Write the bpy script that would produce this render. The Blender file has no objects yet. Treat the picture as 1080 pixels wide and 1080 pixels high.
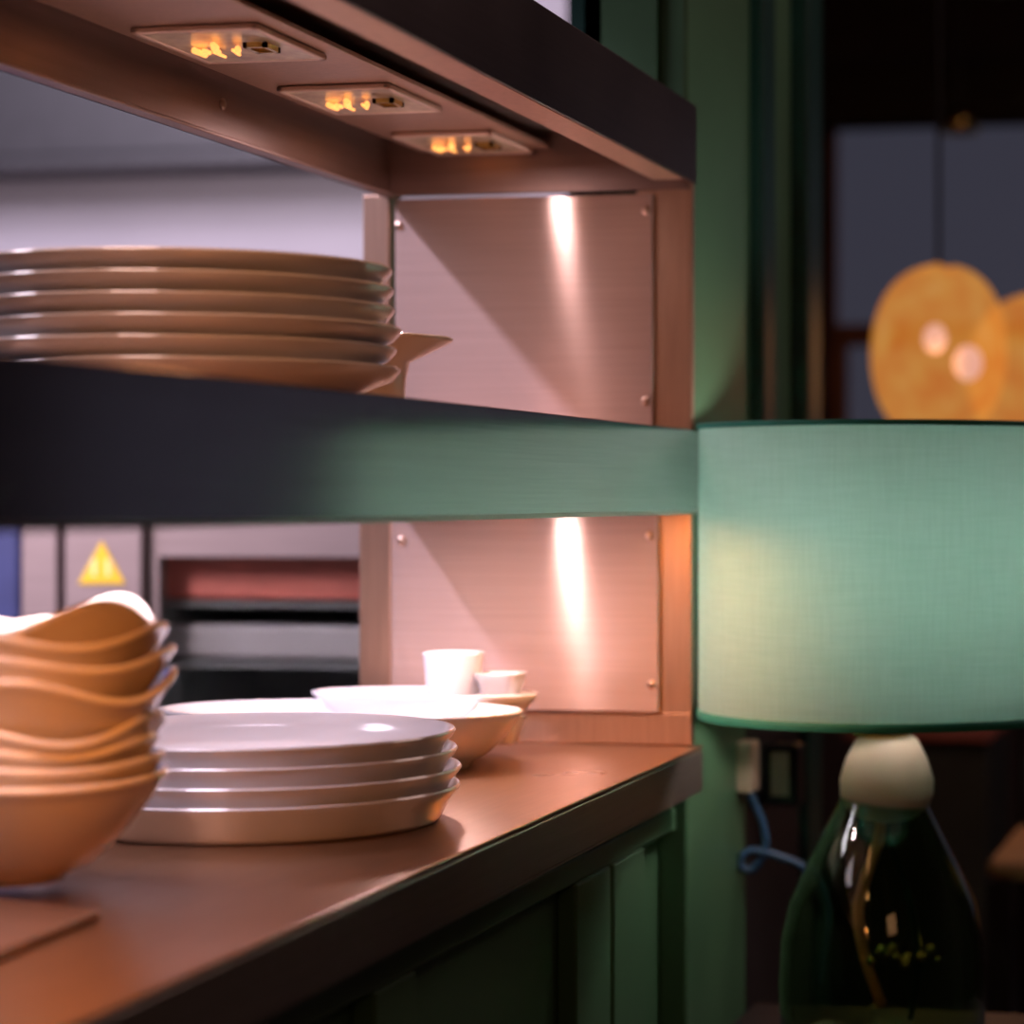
import bpy, bmesh, math, random
from mathutils import Vector, Matrix
random.seed(7)
S = bpy.context.scene
C = S.collection
PI = math.pi

# ------------------------------------------------------------------ camera geometry (survey of the place)
F = 2700.0; U0 = 830.0; V0 = 525.0; CAMZ = 1.14; YAW = math.atan(537 / F)
def ray(u, v):
    a = (u - U0) / F; b = (V0 - v) / F
    return Vector((-math.sin(YAW) + a * math.cos(YAW), math.cos(YAW) + a * math.sin(YAW), b))
def at(u, v, t):
    return Vector((0, 0, CAMZ)) + ray(u, v) * t
def onY(u, v, Y):
    r = ray(u, v); return Vector((0, 0, CAMZ)) + r * (Y / r.y)
def onZ(u, v, Z):
    r = ray(u, v); return Vector((0, 0, CAMZ)) + r * ((Z - CAMZ) / r.z)
CT = 0.90                      # worktop height
YE = 2.406                     # end of the pass
XF = -0.567                    # front plane of the pass
XB = -0.878                    # rear plane of the pass

# ------------------------------------------------------------------ materials
def mat(name):
    m = bpy.data.materials.new(name); m.use_nodes = True
    nt = m.node_tree; b = nt.nodes['Principled BSDF']
    return m, nt, b
def setp(b, **k):
    for n, v in k.items():
        b.inputs[n.replace('_', ' ')].default_value = v
def noise_node(nt, scale, mapscale=(1, 1, 1), detail=3, coord='Object'):
    tc = nt.nodes.new('ShaderNodeTexCoord'); mp = nt.nodes.new('ShaderNodeMapping')
    mp.inputs['Scale'].default_value = mapscale
    n = nt.nodes.new('ShaderNodeTexNoise'); n.inputs['Scale'].default_value = scale; n.inputs['Detail'].default_value = detail
    nt.links.new(tc.outputs[coord], mp.inputs['Vector']); nt.links.new(mp.outputs['Vector'], n.inputs['Vector'])
    return n
def ramp(nt, src, stops):
    r = nt.nodes.new('ShaderNodeValToRGB')
    e = r.color_ramp.elements
    while len(e) < len(stops): e.new(0.5)
    for i, (p, c) in enumerate(stops):
        e[i].position = p; e[i].color = (*c, 1)
    nt.links.new(src, r.inputs['Fac']); return r
def bump(nt, b, src, strength, dist=0.001):
    bp = nt.nodes.new('ShaderNodeBump'); bp.inputs['Strength'].default_value = strength; bp.inputs['Distance'].default_value = dist
    nt.links.new(src, bp.inputs['Height']); nt.links.new(bp.outputs['Normal'], b.inputs['Normal'])
def simple(name, col, rough=0.5, metal=0.0, var=0.12, nscale=20, mapscale=(1, 1, 1), bmp=0.0, **k):
    m, nt, b = mat(name)
    n = noise_node(nt, nscale, mapscale)
    lo = tuple(c * (1 - var) for c in col); hi = tuple(min(1, c * (1 + var)) for c in col)
    r = ramp(nt, n.outputs['Fac'], [(0.3, lo), (0.7, hi)])
    nt.links.new(r.outputs['Color'], b.inputs['Base Color'])
    setp(b, Roughness=rough, Metallic=metal, **k)
    if bmp: bump(nt, b, n.outputs['Fac'], bmp)
    return m
def steel(name, col, rough, metal=1.0, aniso=0.0, tangent=(1, 0, 0), grain=(4, 4, 300), gb=0.05, wave=0.0):
    m, nt, b = mat(name)
    n = noise_node(nt, 3, grain, 4)
    r = ramp(nt, n.outputs['Fac'], [(0.25, tuple(c * 0.88 for c in col)), (0.75, tuple(min(1, c * 1.06) for c in col))])
    nt.links.new(r.outputs['Color'], b.inputs['Base Color'])
    n2 = noise_node(nt, 5, (1, 1, 1), 3)
    mr = nt.nodes.new('ShaderNodeMapRange'); mr.inputs['To Min'].default_value = rough * 0.8; mr.inputs['To Max'].default_value = rough * 1.2
    nt.links.new(n2.outputs['Fac'], mr.inputs['Value']); nt.links.new(mr.outputs['Result'], b.inputs['Roughness'])
    b.inputs['Metallic'].default_value = metal
    if aniso:
        b.inputs['Anisotropic'].default_value = aniso
        cx = nt.nodes.new('ShaderNodeCombineXYZ')
        for i in range(3): cx.inputs[i].default_value = tangent[i]
        nt.links.new(cx.outputs[0], b.inputs['Tangent'])
    if wave:
        n3 = noise_node(nt, 6, (1.0, 1.0, 1.0), 1); bump(nt, b, n3.outputs['Fac'], wave, 0.01)
    elif gb:
        bump(nt, b, n.outputs['Fac'], gb, 0.0005)
    return m
def emit(name, col, st):
    m, nt, b = mat(name)
    setp(b, Base_Color=(*col, 1), Emission_Color=(*col, 1), Emission_Strength=st, Roughness=0.5)
    return m

M = {}
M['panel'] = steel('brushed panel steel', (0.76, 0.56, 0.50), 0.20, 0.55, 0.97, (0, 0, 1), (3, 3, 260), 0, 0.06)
M['frame_steel'] = steel('frame steel', (0.56, 0.36, 0.26), 0.38, 0.8, 0.0, (0, 0, 1), (60, 60, 4), 0.04)
M['fascia'] = steel('dark fascia steel', (0.52, 0.47, 0.46), 0.15, 1.0, 0, (0, 1, 0), (2, 2, 160), 0.03)
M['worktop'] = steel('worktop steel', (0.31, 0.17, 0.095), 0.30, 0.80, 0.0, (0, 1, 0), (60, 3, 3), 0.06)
M['worktop_edge'] = steel('worktop edge steel', (0.50, 0.44, 0.38), 0.32, 0.9, 0, (0, 1, 0), (2, 3, 120), 0.05)
M['canopy'] = steel('canopy steel', (0.34, 0.23, 0.20), 0.42, 0.75, 0, (0, 1, 0), (4, 2, 60), 0.05)
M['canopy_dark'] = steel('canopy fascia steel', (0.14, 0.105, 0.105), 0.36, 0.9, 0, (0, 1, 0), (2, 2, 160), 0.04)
M['kitchen_steel'] = steel('kitchen steel', (0.33, 0.255, 0.275), 0.45, 0.3, 0, (0, 0, 1), (3, 3, 120), 0.05)
M['screw'] = simple('screw steel', (0.55, 0.40, 0.32), 0.3, 1.0)
M['brass'] = simple('brass', (0.75, 0.52, 0.18), 0.25, 1.0)
M['china'] = simple('white china glaze', (0.80, 0.77, 0.78), 0.16, 0.0, 0.02, 8, Coat_Weight=0.4, Coat_Roughness=0.08)
M['china_cream'] = simple('cream china glaze', (0.80, 0.65, 0.49), 0.14, 0.0, 0.03, 8, Coat_Weight=0.5, Coat_Roughness=0.06)
M['green'] = simple('green wall paint', (0.075, 0.165, 0.085), 0.38, 0, 0.08, 6, bmp=0.05)
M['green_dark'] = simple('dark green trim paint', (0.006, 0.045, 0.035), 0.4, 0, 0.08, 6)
M['brownwall'] = simple('brown dado paint', (0.030, 0.022, 0.022), 0.5, 0, 0.1, 6)
M['board'] = simple('board', (0.11, 0.055, 0.032), 0.45, 0, 0.25, 6, (1, 12, 1), 0.1)
M['black'] = simple('black plastic', (0.008, 0.008, 0.010), 0.4)
M['cream_plastic'] = simple('cream plastic', (0.62, 0.46, 0.33), 0.45, 0, 0.04)
M['blue_cable'] = simple('blue cable', (0.015, 0.05, 0.11), 0.5)
M['copper'] = simple('copper flex', (0.85, 0.36, 0.20), 0.5, 0.0)
M['floor'] = simple('dark floor boards', (0.035, 0.022, 0.018), 0.5, 0, 0.3, 3, (1, 10, 1))
M['ceil'] = simple('dark ceiling', (0.06, 0.035, 0.045), 0.8)
M['darkwall'] = simple('dark room wall', (0.07, 0.045, 0.045), 0.7)
M['kwall'] = simple('pale kitchen wall', (0.66, 0.62, 0.70), 0.5, 0, 0.03, 4)
M['hood'] = simple('grey hood', (0.07, 0.07, 0.08), 0.4, 0.3, 0.05)
M['blue'] = simple('blue plastic', (0.04, 0.05, 0.17), 0.45)
M['red'] = simple('red plastic crate', (0.90, 0.24, 0.20), 0.5, 0, 0.1)
M['pale'] = simple('pale tray', (0.60, 0.52, 0.54), 0.4, 0, 0.04)
M['darkint'] = simple('dark appliance lining', (0.30, 0.29, 0.30), 0.6)
M['yellow'] = simple('yellow label', (0.85, 0.55, 0.03), 0.5, 0, 0.03)
M['yellow_pale'] = simple('pale yellow mark', (0.95, 0.80, 0.35), 0.5, 0, 0.02)
M['wood'] = simple('brown varnished wood', (0.34, 0.12, 0.05), 0.4, 0, 0.25, 5, (8, 8, 1))
M['blackwood'] = simple('black stained wood', (0.010, 0.008, 0.012), 0.45, 0, 0.2, 5, (8, 8, 1))
M['slate'] = simple('slate green panel', (0.030, 0.034, 0.028), 0.6)
M['blind'] = simple('brown roller blind', (0.045, 0.028, 0.012), 0.7)
M['tan'] = simple('tan cushion cloth', (0.45, 0.26, 0.12), 0.8)
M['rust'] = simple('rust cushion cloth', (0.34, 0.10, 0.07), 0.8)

def glassy(name, col, rough=0.02, ior=1.45):
    m, nt, b = mat(name)
    setp(b, Base_Color=(*col, 1), Roughness=rough, Transmission_Weight=1.0, IOR=ior)
    n = noise_node(nt, 30); bump(nt, b, n.outputs['Fac'], 0.02)
    return m
M['green_glass'] = glassy('dark green glass', (0.42, 0.56, 0.36))
M['lamp_rim'] = simple('bright lamp rim', (0.85, 0.62, 0.50), 0.35, 0.3, 0.05)
M['lens'] = glassy('lamp lens glass', (0.95, 0.93, 0.90), 0.1)
M['pane'] = emit('dusk window pane', (0.034, 0.034, 0.050), 1.0)
M['halogen'] = emit('glowing heat lamp tube', (1.0, 0.40, 0.10), 1.6)
M['reflector'] = simple('gold reflector', (0.90, 0.66, 0.48), 0.3, 0.6, 0.3, 60, bmp=0.8)
M['bulb'] = emit('warm bulb', (1.0, 0.86, 0.80), 9.0)
M['lantern_bulb'] = emit('lantern bulb', (0.62, 0.48, 0.60), 1.0)
# lamp shade cloth: translucent teal linen
def shade_mat():
    m, nt, b = mat('teal linen')
    n1 = noise_node(nt, 8, (3, 3, 60), 3); n2 = noise_node(nt, 8, (60, 60, 3), 3)
    mx = nt.nodes.new('ShaderNodeMath'); mx.operation = 'ADD'
    nt.links.new(n1.outputs['Fac'], mx.inputs[0]); nt.links.new(n2.outputs['Fac'], mx.inputs[1])
    md = nt.nodes.new('ShaderNodeMath'); md.operation = 'MULTIPLY'; md.inputs[1].default_value = 0.5
    nt.links.new(mx.outputs[0], md.inputs[0])
    r = ramp(nt, md.outputs[0], [(0.35, (0.55, 0.77, 0.70)), (0.65, (0.64, 0.85, 0.79))])
    tr = nt.nodes.new('ShaderNodeBsdfTranslucent'); df = nt.nodes.new('ShaderNodeBsdfDiffuse')
    nt.links.new(r.outputs['Color'], tr.inputs['Color']); nt.links.new(r.outputs['Color'], df.inputs['Color'])
    ms = nt.nodes.new('ShaderNodeMixShader'); ms.inputs[0].default_value = 0.7
    nt.links.new(df.outputs[0], ms.inputs[1]); nt.links.new(tr.outputs[0], ms.inputs[2])
    nt.links.new(ms.outputs[0], nt.nodes['Material Output'].inputs['Surface'])
    return m
M['shade'] = shade_mat()
M['shade_trim'] = simple('teal shade binding', (0.01, 0.22, 0.17), 0.7)
def lantern_mat():
    m, nt, b = mat('amber lantern skin')
    n = noise_node(nt, 18, (1, 1, 1), 4)
    r = ramp(nt, n.outputs['Fac'], [(0.3, (0.85, 0.22, 0.03)), (0.6, (0.95, 0.42, 0.08)), (0.8, (1, 0.55, 0.16))])
    em = nt.nodes.new('ShaderNodeEmission'); em.inputs['Strength'].default_value = 0.85
    nt.links.new(r.outputs['Color'], em.inputs['Color'])
    tp = nt.nodes.new('ShaderNodeBsdfTransparent'); tp.inputs['Color'].default_value = (1, 0.85, 0.7, 1)
    ms = nt.nodes.new('ShaderNodeMixShader'); ms.inputs[0].default_value = 0.60
    nt.links.new(em.outputs[0], ms.inputs[1]); nt.links.new(tp.outputs[0], ms.inputs[2])
    nt.links.new(ms.outputs[0], nt.nodes['Material Output'].inputs['Surface'])
    return m
M['lantern'] = lantern_mat()

# ------------------------------------------------------------------ mesh helpers
def box(bm, x0, x1, y0, y1, z0, z1):
    vs = [bm.verts.new((x, y, z)) for x in (x0, x1) for y in (y0, y1) for z in (z0, z1)]
    for f in ((0, 1, 3, 2), (4, 6, 7, 5), (0, 4, 5, 1), (2, 3, 7, 6), (0, 2, 6, 4), (1, 5, 7, 3)):
        bm.faces.new([vs[i] for i in f])
def lathe(bm, prof, n=64, c=(0, 0, 0), sx=1, sy=1, wave=None, closed=True):
    rings = []
    for i, (r, z) in enumerate(prof):
        ring = []
        for k in range(n):
            a = 2 * PI * k / n
            dz = wave(a, r, z) if wave else 0
            ring.append(bm.verts.new((c[0] + r * sx * math.cos(a), c[1] + r * sy * math.sin(a), c[2] + z + dz)))
        rings.append(ring)
    for i in range(len(rings) - 1):
        for k in range(n):
            bm.faces.new((rings[i][k], rings[i][(k + 1) % n], rings[i + 1][(k + 1) % n], rings[i + 1][k]))
    if closed:
        bm.faces.new(rings[0][::-1]); bm.faces.new(rings[-1])
def tube(bm, pts, r, n=10):
    pts = [Vector(p) for p in pts]; rings = []
    for i, p in enumerate(pts):
        d = (pts[min(i + 1, len(pts) - 1)] - pts[max(i - 1, 0)]).normalized()
        up = Vector((0, 0, 1)) if abs(d.z) < 0.9 else Vector((1, 0, 0))
        s = d.cross(up).normalized(); t = s.cross(d)
        rr = r[i] if isinstance(r, (list, tuple)) else r
        rings.append([bm.verts.new(p + (s * math.cos(2 * PI * k / n) + t * math.sin(2 * PI * k / n)) * rr) for k in range(n)])
    for i in range(len(rings) - 1):
        for k in range(n):
            bm.faces.new((rings[i][k], rings[i][(k + 1) % n], rings[i + 1][(k + 1) % n], rings[i + 1][k]))
    bm.faces.new(rings[0][::-1]); bm.faces.new(rings[-1])
def smoothpath(pts, k=8):
    pts = [Vector(p) for p in pts]; out = []
    for i in range(len(pts) - 1):
        p0 = pts[max(i - 1, 0)]; p1 = pts[i]; p2 = pts[i + 1]; p3 = pts[min(i + 2, len(pts) - 1)]
        for j in range(k):
            t = j / k
            out.append(0.5 * ((2 * p1) + (p2 - p0) * t + (2 * p0 - 5 * p1 + 4 * p2 - p3) * t * t + (3 * p1 - p0 - 3 * p2 + p3) * t ** 3))
    out.append(pts[-1]); return out
def obj(name, bm, m, parent=None, smooth=False, bevel=0.0, subsurf=0):
    bmesh.ops.recalc_face_normals(bm, faces=bm.faces)
    me = bpy.data.meshes.new(name); bm.to_mesh(me); bm.free()
    me.materials.append(M[m] if isinstance(m, str) else m)
    if smooth:
        for p in me.polygons: p.use_smooth = True
    o = bpy.data.objects.new(name, me); C.objects.link(o)
    if parent is not None:
        o.parent = parent; o.matrix_parent_inverse = Matrix.Translation(-Vector(parent.location)) if not any(parent.rotation_euler) else Matrix.Identity(4)
    if bevel:
        bv = o.modifiers.new('bevel', 'BEVEL'); bv.width = bevel; bv.segments = 3; bv.limit_method = 'ANGLE'
    if subsurf:
        s = o.modifiers.new('sub', 'SUBSURF'); s.levels = subsurf; s.render_levels = subsurf
    return o
def lobj(name, bm, m, parent, **k):      # geometry given in the parent's own frame
    o = obj(name, bm, m, None, **k); o.parent = parent; return o
def B(*a):
    bm = bmesh.new()
    for t in (a if isinstance(a[0], (tuple, list)) else [a]): box(bm, *t)
    return bm
def tag(o, label, cat, group=None, kind=None):
    o['label'] = label; o['category'] = cat
    if group: o['group'] = group
    if kind: o['kind'] = kind
    return o
def empty(name, loc, label, cat, group=None):
    o = bpy.data.objects.new(name, None); C.objects.link(o); o.location = loc; o.empty_display_size = 0.05
    return tag(o, label, cat, group)
def struct(name, bm, m, parent=None, label=None, **k):
    o = obj(name, bm, m, parent, **k)
    if parent is None:
        o['kind'] = 'structure'
        if label: o['label'] = label
    return o

# ------------------------------------------------------------------ the setting
XW = -0.600
struct('floor', B(-5.2, 3.2, -2.2, 7.3, -0.1, 0.0), 'floor', label='dark wooden floor')
struct('ceiling', B(-5.2, 3.2, -2.2, 7.3, 2.75, 2.85), 'ceil', label='dark ceiling over kitchen and dining room')
# green partition below the pass with recessed panels (faces +X)
wl = struct('wall_left', B((XW - 0.08, XW - 0.012, -1.8, 3.19, 0, 0.838),
                           (-0.685, -0.612, 2.425, 3.19, 0.838, 2.75)), 'green', label='green panelled partition carrying the pass')
mb = bmesh.new()
zr = [(0.0, 0.16), (0.60, 0.665), (0.80, 0.838)]
for z0, z1 in ((0.0, 0.16), (0.815, 0.838)): box(mb, XW - 0.012, XW + 0.006, -1.8, 2.70, z0, z1)
for y0, y1 in ((-1.8, 0.5), (1.06, 1.16), (1.60, 1.68), (2.08, 2.19), (2.20, 2.31), (2.62, 2.70)):
    box(mb, XW - 0.012, XW + 0.006, y0, y1, 0.16, 0.815)
box(mb, XW - 0.012, XW + 0.005, 1.16, 2.10, 0.16, 0.675)
struct('trim_1', mb, 'green', label='green stiles and rails of the partition below the worktop', bevel=0.003)
# pilaster past the end of the pass
struct('trim_2', B((-0.612, -0.582, 2.43, 2.70, 0.0, 2.75)), 'green', label='green pilaster beside the end of the pass', bevel=0.004)
struct('trim_3', B((-0.615, -0.596, 2.86, 2.93, 0.95, 2.75), (-0.615, -0.590, 3.10, 3.20, 0.0, 2.75),
                   ), 'green_dark', label='dark green mouldings of the partition beyond the pilaster', bevel=0.004)
struct('trim_4', B((-0.612, -0.600, 2.70, 3.10, 0.12, 0.86), (-0.612, -0.592, 2.70, 3.10, 0.86, 0.89)), 'brownwall', label='brown dado panel beyond the pilaster', bevel=0.003)
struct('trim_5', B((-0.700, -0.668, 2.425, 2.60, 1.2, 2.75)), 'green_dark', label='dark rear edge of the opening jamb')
# room beyond, with window
struct('wall_far', B((-1.5, -1.27, 7.0, 7.2, 0, 2.75), (-1.27, 2.8, 7.0, 7.2, 2.30, 2.75), (-1.27, 2.8, 7.0, 7.2, 0, 0.72), (2.5, 2.8, 7.0, 7.2, 0.72, 2.30)), 'darkwall', label='dark far wall of the dining room')
struct('wall_right', B(2.8, 3.0, -2.2, 7.3, 0, 2.75), 'darkwall', label='dark right wall')
struct('wall_back', B(-5.2, 3.2, -2.3, -2.2, 0, 2.75), 'darkwall', label='dark wall behind the viewer')
struct('wall_kitchen', B((-5.0, -1.42, 4.9, 5.0, 0, 2.75)), 'kwall', label='pale kitchen wall behind the pass')
struct('wall_kitchen_left', B((-5.1, -5.0, -2.2, 5.0, 0, 2.75)), 'kwall', label='pale kitchen side wall')
bm = bmesh.new(); q = [(-0.615, 3.19), (-1.285, 4.95), (-1.36, 7.05), (-1.50, 7.05), (-1.42, 4.95), (-0.69, 3.12)]
lo = [bm.verts.new((x, y, 0)) for x, y in q]; hi = [bm.verts.new((x, y, 2.75)) for x, y in q]
bm.faces.new(lo); bm.faces.new(hi[::-1])
for i in range(6): bm.faces.new((lo[i], hi[i], hi[(i + 1) % 6], lo[(i + 1) % 6]))
struct('wall_divider', bm, 'darkwall', label='dark dividing wall between kitchen and dining room')
w = struct('window_1', B((-1.27, -1.22, 6.98, 7.06, 0.72, 1.60), (-1.27, -1.25, 6.98, 7.06, 1.60, 2.30), (2.45, 2.5, 6.98, 7.06, 0.72, 2.30), (-1.25, 2.45, 6.98, 7.06, 2.24, 2.30),
                         (-1.25, 2.45, 6.96, 7.06, 0.72, 0.78), (-1.25, 2.45, 6.97, 7.06, 1.56, 1.62), (-0.35, -0.31, 6.98, 7.06, 0.78, 2.24), (0.6, 0.64, 6.98, 7.06, 0.78, 2.24), (1.5, 1.54, 6.98, 7.06, 0.78, 2.24)), 'wood', label='brown framed window at dusk', bevel=0.004)
struct('pane', B((-1.25, 2.45, 7.02, 7.03, 0.78, 2.24)), 'pane', w)  # unseen right part added so its grey glow reflects in the shelf fascia
bl = tag(obj('roller_blind', B((-1.28, 2.5, 6.93, 6.94, 2.165, 2.33)), 'blind'), 'brown roller blind drawn up above the far window', 'blind')
obj('blind_bar', B((-1.28, 2.5, 6.92, 6.95, 2.15, 2.165)), 'blackwood', bl, bevel=0.004)

# ------------------------------------------------------------------ worktop
wt = empty('serving_counter', (XF, 1.3, CT), 'stainless steel serving counter running along the pass under plates and bowls', 'counter')
XC = onZ(738, 787.5, CT).x
YC = YE + 0.012
pn = onZ(78, 1080, CT)
def xfront(y): return XC + (pn.x - XC) * (YC - y) / (YC - pn.y)
def strip(back, front, z0, z1, y0=0.2, y1=YC):     # a slab following the slightly splayed front line of the counter
    bm = bmesh.new(); q = []
    for (x, y) in ((back(y0), y0), (front(y0), y0), (front(y1), y1), (back(y1), y1)): q.append((x, y))
    lo = [bm.verts.new((x, y, z0)) for x, y in q]; hi = [bm.verts.new((x, y, z1)) for x, y in q]
    bm.faces.new(lo[::-1]); bm.faces.new(hi)
    for i in range(4): bm.faces.new((lo[i], lo[(i + 1) % 4], hi[(i + 1) % 4], hi[i]))
    return bm
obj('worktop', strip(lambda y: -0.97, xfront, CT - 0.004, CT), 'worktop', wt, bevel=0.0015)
obj('front_edge', strip(lambda y: xfront(y) - 0.004, xfront, CT - 0.042, CT - 0.0045), 'worktop_edge', wt, bevel=0.001)
obj('bottom_return', strip(lambda y: xfront(y) - 0.022, lambda y: xfront(y) - 0.0005, CT - 0.044, CT - 0.0422), 'worktop_edge', wt)
obj('end_edge', B((-0.97, XC - 0.0045, YC - 0.004, YC, CT - 0.042, CT - 0.0045)), 'worktop_edge', wt)
obj('under_shelf_core', B((-0.96, -0.69, 0.22, YC - 0.01, CT - 0.040, CT - 0.006)), 'darkint', wt)

# ------------------------------------------------------------------ heated gantry
g = empty('heated_gantry', (-0.72, 1.6, CT), 'two tier stainless steel heated gantry standing on the serving counter', 'heated gantry')
Y0 = 0.25
zs1 = onY(730, 541, YE).z; zs2 = onY(730, 454, YE).z
zc1 = onY(727, 193, YE).z; zc2 = onY(727, 110, YE).z
XS = XF - 0.002
sh = obj('middle_shelf', B((XB, XS - 0.003, Y0, YE + 0.01, zs1 + 0.018, zs2)), 'frame_steel', g, bevel=0.0015)
obj('shelf_fascia', B((XS - 0.003, XS, Y0, YE + 0.012, zs1, zs2 + 0.0005)), 'fascia', sh, bevel=0.001)
obj('fascia_lip', B((XS - 0.004, XS + 0.0012, Y0, YE + 0.012, zs1 - 0.001, zs1 + 0.0028)), 'worktop_edge', sh)
# canopy: upside down tray
ZCE = 1.497
cn = obj('canopy', B((XB, XF - 0.006, Y0, YE + 0.012, ZCE, ZCE + 0.01)), 'canopy', g)
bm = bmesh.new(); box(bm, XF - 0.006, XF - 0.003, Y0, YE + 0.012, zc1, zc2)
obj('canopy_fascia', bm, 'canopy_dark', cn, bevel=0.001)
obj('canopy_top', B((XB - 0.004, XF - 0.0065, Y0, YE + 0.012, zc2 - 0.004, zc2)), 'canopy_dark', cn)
obj('front_flange', B((XF - 0.036, XF - 0.0065, Y0, YE - 0.03, zc1, zc1 + 0.003)), 'frame_steel', cn)
obj('rear_beam', B((XB - 0.004, XB, Y0, YE, 1.436, ZCE + 0.005), (XB - 0.004, XB + 0.012, Y0, YE, 1.436, 1.439)), 'canopy', cn, bevel=0.001)
obj('end_lip', B((XB, XF - 0.0065, YE - 0.004, YE + 0.006, zc1 - 0.006, ZCE)), 'canopy', cn)
# lamp carrier and lamps
ZL = 1.480
obj('lamp_carrier', B((-0.845, -0.712, Y0, YE - 0.006, ZL, ZL + 0.004)), 'frame_steel', cn, bevel=0.001)
def heat_lamp(y0, y1, xc=-0.777, z=ZL, visible=True):
    x0, x1 = xc - 0.049, xc + 0.049; w = 0.006
    fr = obj('heat_lamp', B((x0, x1, y0, y0 + w, z - 0.005, z - 0.0005), (x0, x1, y1 - w, y1, z - 0.005, z - 0.0005),
                            (x0, x0 + w, y0, y1, z - 0.005, z - 0.0005), (x1 - w, x1, y0, y1, z - 0.005, z - 0.0005)), 'lamp_rim', g, bevel=0.0015)
    bm = bmesh.new()       # dished reflector
    nx, ny = 12, 12; grid = {}
    for i in range(nx + 1):
        for j in range(ny + 1):
            a = i / nx * 2 - 1; b = j / ny * 2 - 1
            grid[i, j] = bm.verts.new((xc + a * (0.049 - w), (y0 + y1) / 2 + b * ((y1 - y0) / 2 - w), z - 0.0045 + 0.003 * (1 - a * a) * (1 - b * b)))
    for i in range(nx):
        for j in range(ny): bm.faces.new((grid[i, j], grid[i + 1, j], grid[i + 1, j + 1], grid[i, j + 1]))
    obj('reflector', bm, 'reflector', fr, smooth=True)
    ym = (y0 + y1) / 2
    bm = bmesh.new()
    rg = random.Random(5)
    for k in range(7):
        px, py = xc - 0.030 + 0.0058 * k, ym + rg.uniform(-0.018, 0.012)
        tube(bm, [(px, py, z - 0.006), (px + rg.uniform(-0.003, 0.003), py + rg.uniform(0.006, 0.020), z - 0.0065)], rg.uniform(0.0012, 0.0026), 8)
    obj('halogen_coil', bm, 'halogen', fr, smooth=True)
    bm = bmesh.new(); x2 = xc + 0.024
    for a in ((x2 - 0.009, x2 + 0.009, ym - 0.014, ym - 0.010), (x2 - 0.009, x2 + 0.009, ym + 0.010, ym + 0.014), (x2 - 0.009, x2 - 0.006, ym - 0.014, ym + 0.014), (x2 + 0.006, x2 + 0.009, ym - 0.014, ym + 0.014)): box(bm, *a, z - 0.008, z - 0.004)
    obj('lamp_clip', bm, 'brass', fr)
for y0 in (1.18, 1.45, 1.72, 1.99, 2.262):
    heat_lamp(y0, y0 + 0.135)
for y0 in (0.91, 1.18, 1.45, 1.72, 1.99, 2.235):
    heat_lamp(y0, y0 + 0.135, -0.765, zs1 + 0.0175)

# end frame and panels
def E(u, v, Y=YE): return onY(u, v, Y)
ef = obj('end_frame', B((E(696, 0).x - 0.02, XS - 0.003, YE, YE + 0.012, CT, zs1 + 0.003), (E(692, 0).x - 0.02, XS - 0.003, YE, YE + 0.012, zs2 + 0.001, zc1 + 0.02),
                        (XB, XS - 0.003, YE - 0.001, YE + 0.011, CT + 0.0005, E(600, 750).z)), 'frame_steel', g, bevel=0.0015)
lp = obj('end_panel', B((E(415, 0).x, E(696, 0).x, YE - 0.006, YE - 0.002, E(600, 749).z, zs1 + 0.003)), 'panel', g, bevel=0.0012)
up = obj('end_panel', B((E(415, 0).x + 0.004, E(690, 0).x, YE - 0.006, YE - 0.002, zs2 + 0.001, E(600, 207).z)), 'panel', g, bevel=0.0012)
def screw(u, v, par, m='screw'):
    p = E(u, v, YE - 0.006)
    bm = bmesh.new(); 
    bmesh.ops.create_uvsphere(bm, u_segments=16, v_segments=8, radius=0.0045, matrix=Matrix.Translation(p) @ Matrix.Diagonal((1, 0.5, 1, 1)))
    obj('screw', bm, m, par, smooth=True)
for u, v in ((685, 565), (687, 722), (424, 570)): screw(u, v, lp)
for u, v in ((681, 222), (681, 423), (421, 238)): screw(u, v, up)
pu = obj('corner_post', B((E(380, 0).x, E(414, 0).x, YE - 0.004, YE + 0.03, CT, zs1 + 0.003), (E(384, 0).x, E(412, 0).x, YE - 0.004, YE + 0.03, zs2 + 0.001, 1.44)), 'frame_steel', g, bevel=0.002)
obj('corner_post', B((XB - 0.03, XB, 0.22, 0.25, CT, 1.44), (-0.60, XS, 0.22, 0.249, CT, 1.5)), 'frame_steel', g, bevel=0.002)
for (yy, zz) in ((1.46, 1.472), (1.46, 1.455), (2.0, 1.468)):
    bm = bmesh.new(); bmesh.ops.create_uvsphere(bm, u_segments=12, v_segments=8, radius=0.005, matrix=Matrix.Translation((XB + 0.001, yy, zz)) @ Matrix.Diagonal((0.5, 1, 1, 1)))
    obj('screw', bm, 'screw', g, smooth=True)

# ------------------------------------------------------------------ crockery
def plate_profile(R, h, foot=0.88, t=0.0035):
    f = R * foot
    return [(0.002, 0.004), (f - 0.010, 0.004), (f - 0.006, 0.0), (f - 0.002, 0.0), (f, 0.003), (R * 0.955, h * 0.62), (R - 0.001, h - 0.004),
            (R, h - 0.0015), (R - 0.0012, h), (R - 0.0042, h - 0.0005), (R * 0.955 - t, h * 0.62 + 0.001), (f - 0.004, 0.0068), (0.002, 0.0068)]
def plate(loc, R, h, label, group, foot=0.88, m='china', rot=0):
    bm = bmesh.new(); lathe(bm, plate_profile(R, h, foot), 96)
    o = lobj('dinner_plate', bm, m, None, smooth=True); o.location = loc; o.rotation_euler.z = rot
    o.modifiers.new('e', 'EDGE_SPLIT').split_angle = math.radians(60)
    return tag(o, label, 'plate', group)
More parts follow.
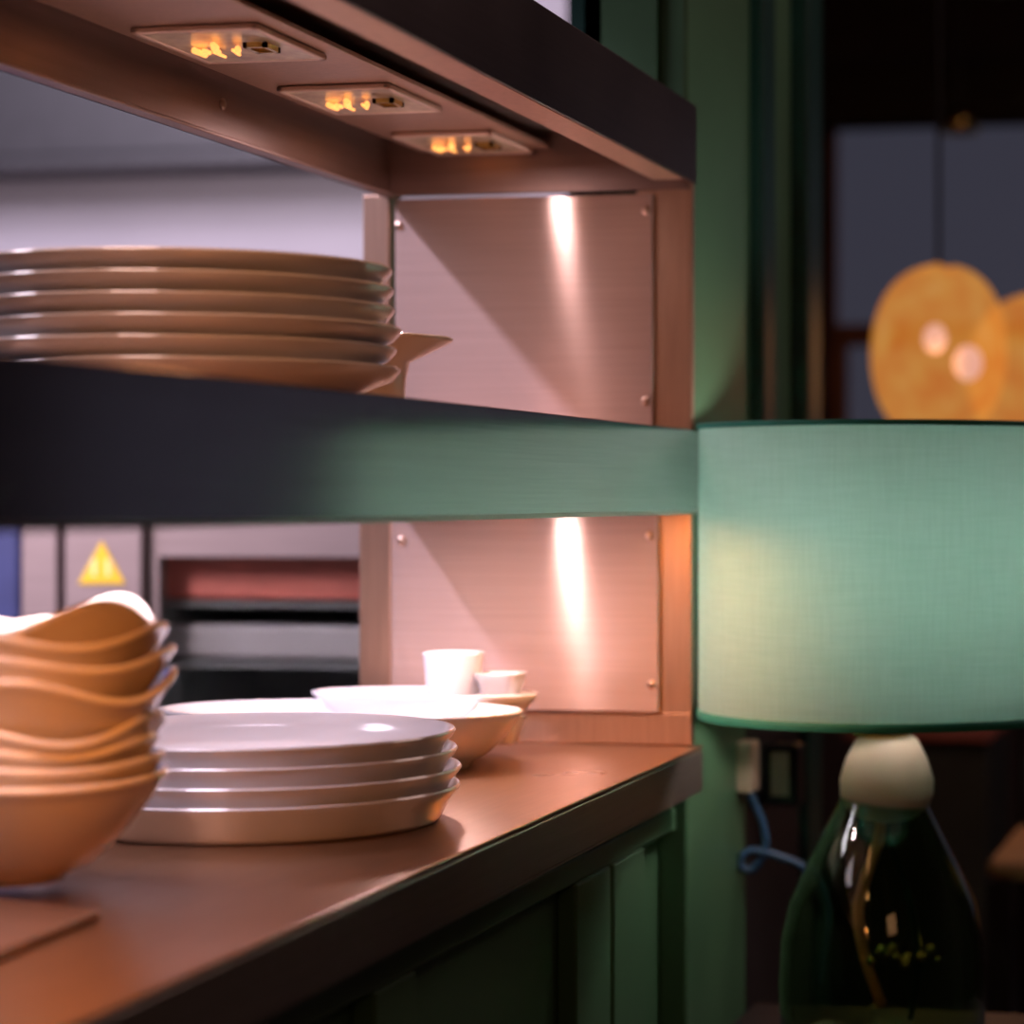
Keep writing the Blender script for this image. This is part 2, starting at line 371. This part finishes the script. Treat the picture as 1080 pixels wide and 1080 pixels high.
# four plates stacked on the worktop
pc = at(268, 790, 1.90)
pz = CT + 0.0005
lab = ['bottom white coupe plate of the stack of four on the counter, resting on the steel', 'second lowest white plate in the stack of four on the counter',
       'second highest white plate in the stack of four on the counter', 'top white plate of the stack of four on the counter, face open to the light']
RP = 216 / F * 1.90
for i in range(4):
    dx = (0, 0.001, -0.001, -0.002)[i]
    plate((pc.x + dx, pc.y, pz + i * 0.0136), RP - (0.0, 0.0, 0.0008, 0.0016)[i], 0.0270, lab[i], 'plates stacked on the counter', 0.91)
# six plates on the middle shelf
pc = at(196, 300, 1.80)
names6 = ['bottom plate of the six stacked on the upper shelf, half hidden by the shelf front', 'second plate from the bottom of the six stacked on the upper shelf',
          'third plate from the bottom of the six stacked on the upper shelf', 'third plate from the top of the six stacked on the upper shelf',
          'second plate from the top of the six stacked on the upper shelf', 'topmost plate of the six stacked on the upper shelf']
for i in range(6):
    plate((pc.x + (0.003, 0.0, 0.004, -0.001, -0.002, -0.003)[i], pc.y, zs2 + 0.001 + i * 0.0141), 220 / F * 1.80, 0.026, names6[i], 'plates stacked on the upper shelf', 0.72)
# wide rimmed bowl behind the upper plates
q = at(372, 356, 2.16)
bm = bmesh.new(); hz = q.z - zs2 - 0.001
lathe(bm, [(0.002, 0.004), (0.036, 0.004), (0.038, 0), (0.042, 0), (0.043, 0.004), (0.045, hz * 0.5), (0.048, hz - 0.021), (0.083, hz - 0.004), (0.0845, hz - 0.0015), (0.083, hz), (0.046, hz - 0.017), (0.041, hz * 0.5), (0.038, 0.009), (0.002, 0.009)], 72)
o = lobj('rimmed_bowl', bm, 'china_cream', None, smooth=True); o.location = (q.x, q.y, zs2 + 0.001)
tag(o, 'wide rimmed bowl poking out behind the plate stack on the upper shelf', 'bowl')

def oval_bowl(loc, rx, ry, h, foot, label, m='china', thick=0.004, name='oval_bowl', group=None, rot=0):
    bm = bmesh.new()
    P = [(0.01, 0.005), (foot - 0.05, 0.005), (foot - 0.03, 0.0), (foot, 0.0), (foot + 0.02, 0.006)]
    for k in range(1, 9):
        s = k / 8; P.append((foot + 0.02 + (1 - foot - 0.02) * (s ** 0.75), 0.006 + (h - 0.008) * s ** 1.15))
    P += [(0.998, h), (0.975, h + 0.0005)]
    for k in range(7, 0, -1):
        s = k / 8; P.append((foot + 0.0 + (1 - foot - 0.03) * (s ** 0.75), 0.009 + (h - 0.011) * s ** 1.2))
    P += [(foot - 0.08, 0.009), (0.01, 0.009)]
    lathe(bm, P, 96, sx=rx, sy=ry)
    o = lobj(name, bm, m, None, smooth=True); o.location = loc; o.rotation_euler.z = rot
    return tag(o, label, 'bowl', group)
b1 = onZ(362, 806, CT); h1 = at(557, 747, 2.31).z - CT
oval_bowl((b1.x, b1.y - 0.008, CT + 0.0005), 196 / F * 2.31, 0.106, h1, 0.72, 'large shallow white oval bowl right behind the counter plates')
b2 = onZ(446, 794, CT); h2 = at(557, 731, 2.40).z - CT
oval_bowl((b2.x, b2.y + 0.004, CT + 0.0005), 124 / F * 2.40, 0.060, h2, 0.45, 'smaller deep white bowl against the end panel, holding little dishes', name='deep_bowl')
# little dishes inside the deep bowl
def square_dish(loc, a, h, label, grp, rot=0.0):
    bm = bmesh.new(); rings = []
    prof = [(0.62, 0.0), (0.66, 0.001), (0.98, h - 0.001), (1.0, h), (0.94, h), (0.62, 0.003)]
    n = 8
    for r, z in prof:
        ring = []
        for k in range(4 * n):
            t = 2 * PI * k / (4 * n); c, s = math.cos(t), math.sin(t)
            d = (abs(c) ** 5 + abs(s) ** 5) ** (-1 / 5)
            ring.append(bm.verts.new((a * r * c * d, a * r * s * d, z)))
        rings.append(ring)
    for i in range(len(rings) - 1):
        for k in range(4 * n): bm.faces.new((rings[i][k], rings[i][(k + 1) % (4 * n)], rings[i + 1][(k + 1) % (4 * n)], rings[i + 1][k]))
    bm.faces.new(rings[0][::-1]); bm.faces.new(rings[-1])
    o = lobj('square_dish', bm, 'china', None, smooth=True); o.location = loc; o.rotation_euler.z = rot
    return tag(o, label, 'dish', grp)
dz = CT + 0.010
dp = at(520, 710, 2.375)
for i, hh in enumerate((0, 0.020, 0.040)):
    square_dish((dp.x, b2.y + 0.004, dz + hh), 0.022, 0.026, ['lowest small square white dish, inside the deep bowl, mostly hidden by its rim', 'middle small square white dish of the little pile in the deep bowl', 'top small square white dish peeping above the rim of the deep bowl'][i], 'square dishes piled in the deep bowl')
rp = at(466, 700, 2.375); rh = at(466, 690, 2.375).z - dz
bm = bmesh.new(); lathe(bm, [(0.002, 0), (0.018, 0), (0.020, 0.002), (0.0285, rh - 0.002), (0.0290, rh), (0.0265, rh), (0.0185, 0.005), (0.002, 0.005)], 48)
o = lobj('ramekin', bm, 'china', None, smooth=True); o.location = (rp.x, b2.y + 0.004, dz)
tag(o, 'round white ramekin standing in the deep bowl beside the square dishes', 'ramekin')

# stack of wavy bowls
bt = 1.565
bc = at(8, 823, bt)
# board below
cA = onZ(106, 960, CT + 0.006); cB = onZ(-60, 1027, CT + 0.006); d1 = (cB - cA).normalized(); d2 = Vector((-0.93, 0.37, 0)).normalized()
bm = bmesh.new()
p0 = cA; p1 = cA + d1 * 0.36; p3 = cA + d2 * 0.34; p2 = p1 + d2 * 0.34
if p3.x < -0.96: pass
vs = [bm.verts.new((p.x, p.y, CT + 0.0004)) for p in (p0, p1, p2, p3)]; vt = [bm.verts.new((p.x, p.y, CT + 0.006)) for p in (p0, p1, p2, p3)]
bm.faces.new(vs[::-1]); bm.faces.new(vt)
for i in range(4): bm.faces.new((vs[i], vs[(i + 1) % 4], vt[(i + 1) % 4], vt[i]))
tag(obj('serving_board', bm, 'board', bevel=0.002), 'thin reddish brown board lying on the counter under the wavy bowls', 'board')
RB = 162 / F * bt
def wavy_bowl(i, z, R, hgt, amp, ph, lobes, label, big=False, dx=0.0, dy=0.0, tilt=0.0):
    bm = bmesh.new()
    f = 0.36
    prof = []
    prof += [(0.002, 0.005), (R * f - 0.005, 0.005), (R * f - 0.003, 0.0), (R * f, 0.0), (R * f + 0.002, 0.004)]
    for k in range(1, 11):
        s = k / 10; prof.append((R * (f + (1 - f) * (s ** 0.62)), 0.004 + (hgt - 0.004) * s ** 1.05))
    prof += [(R * 1.020, hgt + 0.0015), (R * 1.026, hgt + 0.0038), (R * 1.010, hgt + 0.0058), (R * 0.980, hgt + 0.0054), (R * 0.955, hgt + 0.0018)]
    for k in range(9, 0, -1):
        s = k / 10; prof.append((R * (f - 0.02 + (0.965 - f) * (s ** 0.62)), 0.0085 + (hgt - 0.009) * s ** 1.08))
    prof += [(R * f - 0.006, 0.0088), (0.002, 0.0088)]
    def wv(a, r, z):
        s = max(0, (r / R - 0.55) / 0.45) ** 1.6
        return amp * s * math.sin(lobes * a + ph)
    lathe(bm, prof, 120, wave=wv)
    o = lobj('wavy_bowl', bm, 'china_cream', None, smooth=True); o.location = (bc.x + dx, bc.y + dy, z); o.rotation_euler = (0, tilt, 0)
    return tag(o, label, 'bowl', 'wavy rimmed bowls stacked on the board')
z0 = CT + 0.0065
bh = at(170, 823, bt).z - z0
wavy_bowl(0, z0, RB, bh, 0.001, 0.5, 3, 'deep cream bowl at the bottom of the wavy rimmed stack', True)
step = 0.0148
ords = ['second wavy rimmed cream bowl from the bottom of the tall stack at left', 'third wavy rimmed cream bowl from the bottom of the tall stack at left', 'fourth wavy rimmed cream bowl from the bottom of the tall stack at left',
        'fifth wavy rimmed cream bowl from the bottom, wide plain side with a pale streak', 'third wavy rimmed cream bowl from the top of the tall stack at left',
        'second wavy rimmed cream bowl from the top of the tall stack at left', 'topmost wavy rimmed cream bowl, its raised lobe at the right']
# (z offset, amplitude, phase) per bowl
B7 = [(0.0104, 0.0015, 1.0, 0.98), (0.0205, 0.0030, 1.1, 0.95), (0.0315, 0.0065, 1.22, 0.97), (0.0555, 0.0070, 5.95, 1.055), (0.0725, 0.0045, 0.45, 1.04), (0.0865, 0.0050, 0.95, 1.00), (0.0975, 0.0090, 3.25, 0.94)]
for i, (dzz, amp, ph, k) in enumerate(B7):
    wavy_bowl(i + 1, z0 + dzz, RB * k, bh, amp, ph, 4, ords[i], dx=(0.0, -0.001, 0.001, 0.0, 0.001, 0.0, -0.001)[i])

# ------------------------------------------------------------------ table lamp
tl = 2.47
lc = at(931, 600, tl); LX, LY = lc.x, lc.y
lamp = empty('table_lamp', (LX, LY, 0.60), 'green glass table lamp with a lit teal drum shade beside the end of the pass', 'table lamp')
RS = 194.5 / F * tl
zt = at(931, 449, tl - RS).z; zb = at(931, 763, tl - RS).z
zt = CAMZ + (525 - 449) / F * (tl); zb = CAMZ - (763 - 525) / F * (tl - 0.09)
bm = bmesh.new(); lathe(bm, [(RS, zb), (RS, (zb + zt) / 2), (RS, zt), (RS - 0.0015, zt), (RS - 0.0015, (zb + zt) / 2), (RS - 0.0015, zb), (RS, zb)], 128, (LX, LY, 0), closed=False)
ls = obj('lamp_shade', bm, 'shade', lamp, smooth=True)
for (za, zb_) in ((zt - 0.004, zt + 0.001), (zb - 0.001, zb + 0.007)):
    bm = bmesh.new(); lathe(bm, [(RS + 0.0012, za), (RS + 0.0016, (za + zb_) / 2), (RS + 0.0012, zb_), (RS - 0.0025, zb_), (RS - 0.0025, za), (RS + 0.0012, za)], 128, (LX, LY, 0), closed=False)
    obj('shade_binding', bm, 'shade_trim', ls, smooth=True)
bm = bmesh.new()
for k in range(3):
    a = 2 * PI * k / 3 + 0.4
    tube(bm, [(LX + 0.02 * math.cos(a), LY + 0.02 * math.sin(a), zb + 0.03), (LX + (RS - 0.003) * math.cos(a), LY + (RS - 0.003) * math.sin(a), zb + 0.012)], 0.0015, 8)
lathe(bm, [(0.016, zb + 0.027), (0.022, zb + 0.027), (0.022, zb + 0.033), (0.016, zb + 0.033), (0.016, zb + 0.027)], 24, (LX, LY, 0), closed=False)
obj('shade_carrier', bm, 'brass', ls, smooth=True)
def V(v, t=tl): return CAMZ - (v - 525) / F * t
bulbz = (zt + zb) / 2 + 0.01
bm = bmesh.new(); bmesh.ops.create_uvsphere(bm, u_segments=32, v_segments=16, radius=0.030, matrix=Matrix.Translation((LX, LY, bulbz)))
obj('light_bulb', bm, 'bulb', lamp, smooth=True)
bm = bmesh.new(); lathe(bm, [(0.002, V(776)), (0.027, V(776)), (0.030, V(771)), (0.028, V(766)), (0.018, V(764)), (0.016, bulbz - 0.03), (0.002, bulbz - 0.03)], 32, (LX, LY, 0))
obj('lamp_holder', bm, 'brass', lamp, smooth=True)
# cream neck shade inside the glass
k = tl / F
bm = bmesh.new(); lathe(bm, [(0.002, V(774.5)), (25 * k, V(774.5)), (33 * k, V(780)), (43 * k, V(800)), (49.5 * k, V(822)), (49 * k, V(838)), (42 * k, V(853)), (27 * k, V(863)), (8 * k, V(867)), (0.002, V(867))], 48, (LX + 0.004, LY, 0))
obj('cream_neck', bm, 'cream_plastic', lamp, smooth=True)
bm = bmesh.new()
outp = [(18, 777), (24, 783), (32, 800), (39, 822), (45, 842), (60, 872), (82, 915), (98, 950), (107, 990), (110, 1040), (108, 1080), (100, 1100), (88, 1106)]
prof = [(r * k, V(v)) for r, v in outp] + [(0.002, V(1106))]
prof = [(0.002, V(1100))] + [((r - 2.5) * k, V(v)) for r, v in outp[::-1]][1:] + prof[0:]
lathe(bm, prof, 72, (LX, LY, 0), closed=False)
obj('glass_body', bm, 'green_glass', lamp, smooth=True)
bm = bmesh.new(); tube(bm, smoothpath([at(930, 863, tl), at(926, 890, tl), at(912, 930, tl), at(905, 965, tl), at(912, 1010, tl), at(930, 1060, tl)]), 0.0055)
obj('inner_flex', bm, 'copper', lamp, smooth=True)
bm = bmesh.new(); tube(bm, smoothpath([at(932, 863, tl), at(945, 905, tl), at(962, 960, tl), at(968, 1020, tl), at(960, 1075, tl)]), 0.003)
obj('inner_flex', bm, 'green_dark', lamp, smooth=True)
bm = bmesh.new()
for kx in range(14):
    a = random.uniform(0, 2 * PI); rr = random.uniform(0.01, 0.06)
    bmesh.ops.create_uvsphere(bm, u_segments=10, v_segments=6, radius=random.uniform(0.003, 0.006), matrix=Matrix.Translation((LX + 0.028 + rr * math.cos(a) * 0.8, LY + rr * math.sin(a), V(1000) + random.uniform(-0.012, 0.004))))
fb = obj('brass_bead', bm, 'brass', lamp, smooth=True); fb['kind'] = 'stuff'
# side table
tb = empty('side_table', (LX, LY, 0), 'black side table under the green glass lamp', 'table')
tz = V(1106) - 0.0005
lamp.location.z = tz
for c in lamp.children: c.matrix_parent_inverse = Matrix.Translation(-Vector((LX, LY, tz)))
obj('table_top', B((LX - 0.17, LX + 0.35, LY - 0.2, LY + 0.2, tz - 0.03, tz)), 'blackwood', tb, bevel=0.004)
for sx in (LX - 0.15, LX + 0.31):
    for sy in (LY - 0.18, LY + 0.15):
        obj('leg', B((sx, sx + 0.03, sy, sy + 0.03, 0, tz - 0.0305)), 'blackwood', tb, bevel=0.003)

# ------------------------------------------------------------------ plugs and cable on the partition
def plugpos(u, v, X):
    r = ray(u, v); return Vector((0, 0, CAMZ)) + r * (X / r.x)
p = plugpos(786, 810, -0.575)
s = empty('white_charger', (p.x, p.y, p.z), 'cream plug-in charger on the partition below the lamp shade, blue cable below', 'charger')
obj('charger_body', B((p.x - 0.024, p.x + 0.010, p.y - 0.012, p.y + 0.03, p.z - 0.026, p.z + 0.028)), 'cream_plastic', s, bevel=0.004)
p2 = plugpos(826, 816, -0.575)
s2 = empty('black_adapter', (p2.x, p2.y, p2.z), 'black plug adapter with a pale label, right of the cream charger', 'adapter')
obj('adapter_body', B((p2.x - 0.024, p2.x + 0.020, p2.y - 0.012, p2.y + 0.03, p2.z - 0.036, p2.z + 0.034)), 'black', s2, bevel=0.004)
obj('pale_label', B((p2.x - 0.012, p2.x + 0.009, p2.y - 0.0135, p2.y - 0.0122, p2.z - 0.024, p2.z + 0.026)), 'cream_plastic', s2)
s2.location = p2
bp = obj('socket_plate', B((-0.599, -0.5925, p.y - 0.04, p2.y + 0.06, p.z - 0.05, p.z + 0.05)), 'black', bevel=0.002)
tag(bp, 'dark double socket plate on the brown dado behind the plugs', 'socket')
bm = bmesh.new(); t1 = p.y / ray(790, 830).y
tube(bm, smoothpath([at(788, 832, t1), at(797, 850, t1), at(806, 875, t1), at(806, 900, t1), at(792, 918, t1), at(780, 910, t1), at(792, 897, t1), at(820, 903, t1), at(850, 918, t1), at(870, 960, t1), at(860, 1040, t1)]), 0.0045)
tag(obj('blue_cable', bm, 'blue_cable', smooth=True), 'blue cable looping down from the cream charger', 'cable')

# ------------------------------------------------------------------ kitchen behind the pass
YK = 3.05
def K(u, v, Y=YK): return onY(u, v, Y)
def kb(u0, u1, v0, v1, y0=YK, d=0.05):
    a = K(u0, v1, y0); b = K(u1, v0, y0); return (a.x, b.x, y0, y0 + d, a.z, b.z)
oven = empty('glass_door_cabinet', (K(275, 0).x, YK, 0), 'grey steel kitchen cabinet with a glass window, seen behind the counter plates', 'cabinet')
xa, xb = K(150, 0).x, K(470, 0).x
z_top = K(200, 470).z; zwt = K(200, 588).z; zwb = K(200, 800).z; xw0 = K(168, 0).x; xw1 = K(455, 0).x
obj('cabinet_body', B((xa, xb, YK + 0.35, YK + 0.37, 0.0, z_top), (xa, xa + 0.01, YK + 0.02, YK + 0.35, 0, z_top), (xb - 0.01, xb, YK + 0.02, YK + 0.35, 0, z_top), (xa, xb, YK + 0.02, YK + 0.35, z_top - 0.02, z_top), (xa, xb, YK + 0.02, YK + 0.35, 0.0, zwb - 0.01)), 'darkint', oven)
dr = obj('door', B((xa, xb, YK, YK + 0.018, zwt, z_top), (xa, xw0, YK, YK + 0.018, 0.1, zwt), (xw1, xb, YK, YK + 0.018, 0.1, zwt), (xw0, xw1, YK, YK + 0.018, 0.1, zwb)), 'kitchen_steel', oven, bevel=0.002)
m, nt, bb = mat('cabinet glass'); setp(bb, Base_Color=(0.9, 0.95, 0.95, 1), Roughness=0.05, Transmission_Weight=1, IOR=1.02); M['cglass'] = m
obj('glass', B((xw0, xw1, YK + 0.006, YK + 0.009, zwb, zwt)), 'cglass', dr)
def inside(u0, u1, v0, v1, m, name, label, cat):
    a = K(u0, v1, YK + 0.06); b = K(u1, v0, YK + 0.06)
    o = obj(name, B((a.x, b.x - 0.03, YK + 0.05, YK + 0.30, a.z, b.z)), m, bevel=0.006); return tag(o, label, cat)
o = inside(172, 440, 575, 631, 'red', 'red_crate', 'red crate at the top inside the glass door cabinet', 'crate')
o = inside(172, 440, 661, 693, 'pale', 'pale_tray', 'pale tray lying below the red crate in the glass door cabinet', 'tray')
obj('cabinet_shelf', B((xa + 0.011, xb - 0.011, YK + 0.04, YK + 0.349, K(0, 694.5, YK + 0.06).z - 0.006, K(0, 694, YK + 0.06).z - 0.0005), (xa + 0.011, xb - 0.011, YK + 0.04, YK + 0.349, K(0, 632, YK + 0.06).z - 0.006, K(0, 632, YK + 0.06).z - 0.0005)), 'darkint', oven)
# steel service column with warning sign
col = empty('service_column', (K(108, 0).x, YK - 0.02, 0), 'steel service column carrying a yellow warning triangle', 'column')
a = kb(68, 149, 470, 2000, YK - 0.02, 0.12); obj('column_body', B((a[0], a[1], a[2], a[3], 0, a[5])), 'kitchen_steel', col, bevel=0.003)
def tri(cx, cv, w, h, y, d, m, name, par):
    a = onY(cx - w / 2, cv + h / 2, y); b = onY(cx + w / 2, cv + h / 2, y); c = onY(cx, cv - h / 2, y); bm = bmesh.new()
    f = [bm.verts.new(p) for p in (a, b, c)]; q = [bm.verts.new(p + Vector((0, d, 0))) for p in (a, b, c)]
    bm.faces.new(f); bm.faces.new(q[::-1])
    for i in range(3): bm.faces.new((f[i], q[i], q[(i + 1) % 3], f[(i + 1) % 3]))
    return obj(name, bm, m, par, bevel=0.0015)
ws = tri(107, 593, 50, 46, YK - 0.0225, 0.002, 'yellow', 'warning_sign', None); tag(ws, 'yellow triangular warning sign stuck on the steel column', 'sign')
for uu in (99, 114):
    a = onY(uu - 2.5, 607, YK - 0.0235); b = onY(uu + 2.5, 590, YK - 0.0235)
    obj('pale_mark', B((a.x, b.x, YK - 0.0235, YK - 0.0227, a.z, b.z)), 'yellow_pale', ws)
p = kb(22, 60, 470, 2000, YK - 0.02, 0.10)
tag(obj('steel_post', B((p[0], p[1], p[2], p[3], 0, p[5])), 'kitchen_steel', bevel=0.004), 'narrow steel post at far left behind the wavy bowls', 'post')
p = kb(-160, 20, 500, 2000, YK + 0.02, 0.3)
bo = tag(obj('blue_bin', B((p[0], p[1], p[2], p[3], 0, p[5])), 'blue', bevel=0.01), 'blue plastic bin at the far left of the kitchen', 'bin')
obj('lid', B((p[0] - 0.01, p[1] , p[2] - 0.0, p[3] + 0.01, p[5] + 0.0005, p[5] + 0.03)), 'blue', bo, bevel=0.008)
# extraction hood above
h0 = onY(-300, 186, 4.7); h1_ = onY(480, 186, 4.7)
hd = empty('extraction_hood', ((h0.x + h1_.x) / 2, 4.8, h0.z), 'dark grey extraction hood on the pale kitchen wall, above the stacked plates', 'extraction hood')
bm = bmesh.new()
for (x0, x1, y0, y1, za, zb2) in ((h0.x, h1_.x, 4.7, 4.899, h0.z, h0.z + 0.35),): box(bm, x0, x1, y0, y1, za, zb2)
obj('hood_body', bm, 'hood', hd, bevel=0.03)
obj('hood_lip', B((h0.x, h1_.x, 4.685, 4.699, h0.z, h0.z + 0.02)), 'hood', hd)

# ------------------------------------------------------------------ dining room beyond: lanterns, table, chair
def lantern(u, v, t, ru, rv, label, bulb_uv, root, second=None):
    c = at(u, v, t); e = empty(root, (c.x, c.y, c.z), label, 'lantern', None)
    bm = bmesh.new(); R = ru / F * t; H = rv / F * t; pr = []
    for kk in range(1, 24):
        th = PI * kk / 24; rr = R * (math.sin(th) ** 0.72); zz = -H * math.cos(th)
        pr.append((rr, zz))
    lathe(bm, pr, 64, c, wave=lambda a, r, z: 0.006 * math.sin(3 * a))
    obj('lantern_skin', bm, 'lantern', e, smooth=True)
    for bulb_uv in ([bulb_uv] + ([second] if second else [])):
      b = at(bulb_uv[0], bulb_uv[1], t - 0.02 * (bulb_uv is second))
      bm = bmesh.new(); bmesh.ops.create_uvsphere(bm, u_segments=20, v_segments=12, radius=bulb_uv[2] / F * t, matrix=Matrix.Translation(b) @ Matrix.Diagonal((0.9, 0.9, 1.1, 1)))
      obj('light_bulb', bm, 'lantern_bulb', e, smooth=True)
    bm = bmesh.new(); tube(bm, [(c.x, c.y, c.z + H * 0.99), (c.x, c.y, 2.75)], 0.004); obj('hanging_cord', bm, 'black', e)
lantern(990, 372, 4.3, 72, 90, 'glowing amber lantern, the fuller rounded one on the left', (986, 357, 14), 'amber_lantern', (1021, 383, 17))
lantern(1096, 392, 4.75, 76, 80, 'glowing amber lantern cut by the right edge of the photo', (1110, 383, 16), 'amber_lantern')
# pendant in front of window
pt = at(1012, 140, 6.2)
pd = empty('pendant_light', tuple(pt), 'small dim brown pendant light hanging before the far window', 'pendant light')
bm = bmesh.new(); lathe(bm, [(0.01, 0.06), (0.03, 0.05), (0.05, 0.0), (0.045, 0.0), (0.01, 0.045)], 24, pt); obj('pendant_shade', bm, 'brass', pd, smooth=True)
bm = bmesh.new(); tube(bm, [(pt.x, pt.y, pt.z + 0.06), (pt.x, pt.y, 2.75)], 0.003); obj('hanging_cord', bm, 'black', pd)
# dark cupboard; light on its top edge is painted as rust colour
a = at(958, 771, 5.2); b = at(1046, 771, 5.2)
cb = empty('low_cupboard', ((a.x + b.x) / 2, a.y, 0), 'low slate green cupboard seen under the lamp shade, light along its top painted in rust colour', 'cupboard')
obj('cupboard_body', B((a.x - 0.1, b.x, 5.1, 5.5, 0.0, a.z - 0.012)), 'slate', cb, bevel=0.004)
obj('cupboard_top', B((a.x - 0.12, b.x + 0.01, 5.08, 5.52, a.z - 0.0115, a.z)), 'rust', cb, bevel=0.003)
# chair
c = at(1085, 900, 3.6)
ch = empty('dining_chair', (c.x, c.y, 0), 'black wooden dining chair at the right edge, beyond the lamp', 'chair')
sz = c.z - 0.01
obj('seat', B((c.x - 0.06, c.x + 0.36, c.y, c.y + 0.4, sz - 0.03, sz)), 'tan', ch, bevel=0.012)
for sx in (c.x - 0.06, c.x + 0.325):
    obj('leg', B((sx, sx + 0.035, c.y, c.y + 0.035, 0, sz - 0.031)), 'blackwood', ch, bevel=0.003)
    obj('leg', B((sx, sx + 0.035, c.y + 0.405, c.y + 0.44, 0, 0.98)), 'blackwood', ch, bevel=0.003)
obj('backrest', B((c.x - 0.02, c.x + 0.322, c.y + 0.41, c.y + 0.43, 0.66, 0.76)), 'rust', ch, bevel=0.006)
obj('backrest', B((c.x - 0.02, c.x + 0.322, c.y + 0.41, c.y + 0.43, 0.86, 0.96)), 'blackwood', ch, bevel=0.006)

# ------------------------------------------------------------------ lights
def area(name, loc, rot, sx, sy, power, col, spread=PI):
    l = bpy.data.lights.new(name, 'AREA'); l.shape = 'RECTANGLE'; l.size = sx; l.size_y = sy; l.energy = power; l.color = col; l.spread = spread
    o = bpy.data.objects.new(name, l); C.objects.link(o); o.location = loc; o.rotation_euler = rot; return o
def point(name, loc, power, col, r=0.03):
    l = bpy.data.lights.new(name, 'POINT'); l.energy = power; l.color = col; l.shadow_soft_size = r
    o = bpy.data.objects.new(name, l); C.objects.link(o); o.location = loc; return o
def spot(name, loc, target, power, col, ang, blend=0.1, r=0.005):
    l = bpy.data.lights.new(name, 'SPOT'); l.energy = power; l.color = col; l.spot_size = math.radians(ang); l.spot_blend = blend; l.shadow_soft_size = r
    o = bpy.data.objects.new(name, l); C.objects.link(o); o.location = loc
    o.rotation_euler = (Vector(target) - Vector(loc)).to_track_quat('-Z', 'Y').to_euler(); return o
LIL = (0.96, 0.80, 1.0); WARM = (1.0, 0.42, 0.14)
for y, e in ((0.98, 0.22), (1.25, 0.40), (1.52, 0.34), (1.79, 0.17), (2.06, 0.17)):
    area('shelf_heat', (-0.765, y, zs1 + 0.004), (0, 0, 0), 0.08, 0.11, e, LIL, math.radians(120))
for i, y in enumerate((1.25, 1.52, 1.79, 2.06)):
    area('canopy_heat', (-0.777, y, ZL - 0.016), (0, 0, 0), 0.08, 0.11, 0.15, (1.0, 0.64, 0.56), math.radians(130))
# the two lamps next to the end panel: short bright tubes mirrored by the brushed steel
area('shelf_heat_tube', (-0.752, 2.20, zs1 + 0.004), (0, 0, 0), 0.012, 0.05, 1.2, (1.0, 0.72, 0.70))
area('canopy_heat_tube', (-0.760, 2.20, ZL - 0.016), (0, 0, 0), 0.012, 0.05, 0.4, (1.0, 0.72, 0.72))
# bright kitchen downlight shining in through the rear openings
spot('kitchen_downlight', (-1.93, 1.65, 2.62), (-0.84, 2.42, 1.18), 270, (0.84, 0.74, 1.0), 25, 0.5, 0.05)
# unseen warm fills added along the shelf front to turn bowls and panel orange
for y, e in ((0.95, 0.08), (1.24, 0.75), (2.20, 0.9)):
    area('front_warm_fill', (-0.605, y, zs1 + 0.004), (0, math.radians(-8), 0), 0.03, 0.10, e, (1.0, 0.36, 0.09))
area('canopy_warm_fill', (-0.615, 1.42, 1.441), (0, math.radians(12), 0), 0.03, 0.12, 0.22, (1.0, 0.42, 0.16))  # both canopy fills are added, unseen, to warm the upper plates
area('canopy_warm_fill', (-0.615, 1.75, 1.441), (0, math.radians(12), 0), 0.03, 0.12, 0.12, (1.0, 0.42, 0.16))
# unseen fills added on the dining side: one for plate sides, one for ambient
area('dining_side_fill', (0.45, 0.1, 1.75), (math.radians(68), 0, math.radians(35)), 0.5, 0.5, 1.7, (1.0, 0.46, 0.22))
area('dining_ambient_fill', (0.9, 3.6, 2.65), (0, 0, 0), 1.2, 1.2, 14.0, (1.0, 0.66, 0.60))
point('lamp_bulb', (LX, LY, bulbz), 13.0, (1.0, 0.86, 0.84), 0.035)
point('lantern_light', tuple(at(990, 380, 4.3)), 2.5, (1, 0.45, 0.12), 0.12)
# kitchen ceiling light, then unseen fills added to brighten wall and cabinet front
area('kitchen_light', (-2.6, 2.0, 2.65), (math.radians(40), 0, 0), 1.4, 1.0, 60, (0.98, 0.84, 1.0))
area('kitchen_wall_fill', (-2.4, 3.3, 2.5), (math.radians(55), 0, 0), 1.2, 0.3, 14, (0.95, 0.82, 1.0))
area('cabinet_front_fill', (-1.9, 1.9, 1.75), (math.radians(68), 0, math.radians(-5)), 0.4, 0.4, 7.5, (1.0, 0.82, 0.86), math.radians(80))

wld = bpy.data.worlds.new('world'); S.world = wld; wld.use_nodes = True
bg = wld.node_tree.nodes['Background']; bg.inputs['Color'].default_value = (0.12, 0.09, 0.13, 1); bg.inputs['Strength'].default_value = 0.1

# ------------------------------------------------------------------ camera
cd = bpy.data.cameras.new('camera'); cam = bpy.data.objects.new('camera', cd); C.objects.link(cam)
cam.location = (0, 0, CAMZ); cam.rotation_euler = (PI / 2, 0, YAW)
cd.sensor_width = 36; cd.sensor_height = 36; cd.sensor_fit = 'HORIZONTAL'; cd.lens = F / 1080 * 36
cd.shift_x = -(U0 - 540) / 1080; cd.shift_y = -(540 - V0) / 1080
cd.clip_start = 0.05; cd.clip_end = 50
cd.dof.use_dof = True; cd.dof.focus_distance = 2.0; cd.dof.aperture_fstop = 4.2
S.camera = cam
S.view_settings.view_transform = 'Standard'; S.view_settings.look = 'None'; S.view_settings.gamma = 1.0
S.view_settings.exposure = 0.0; S.view_settings.use_curve_mapping = False
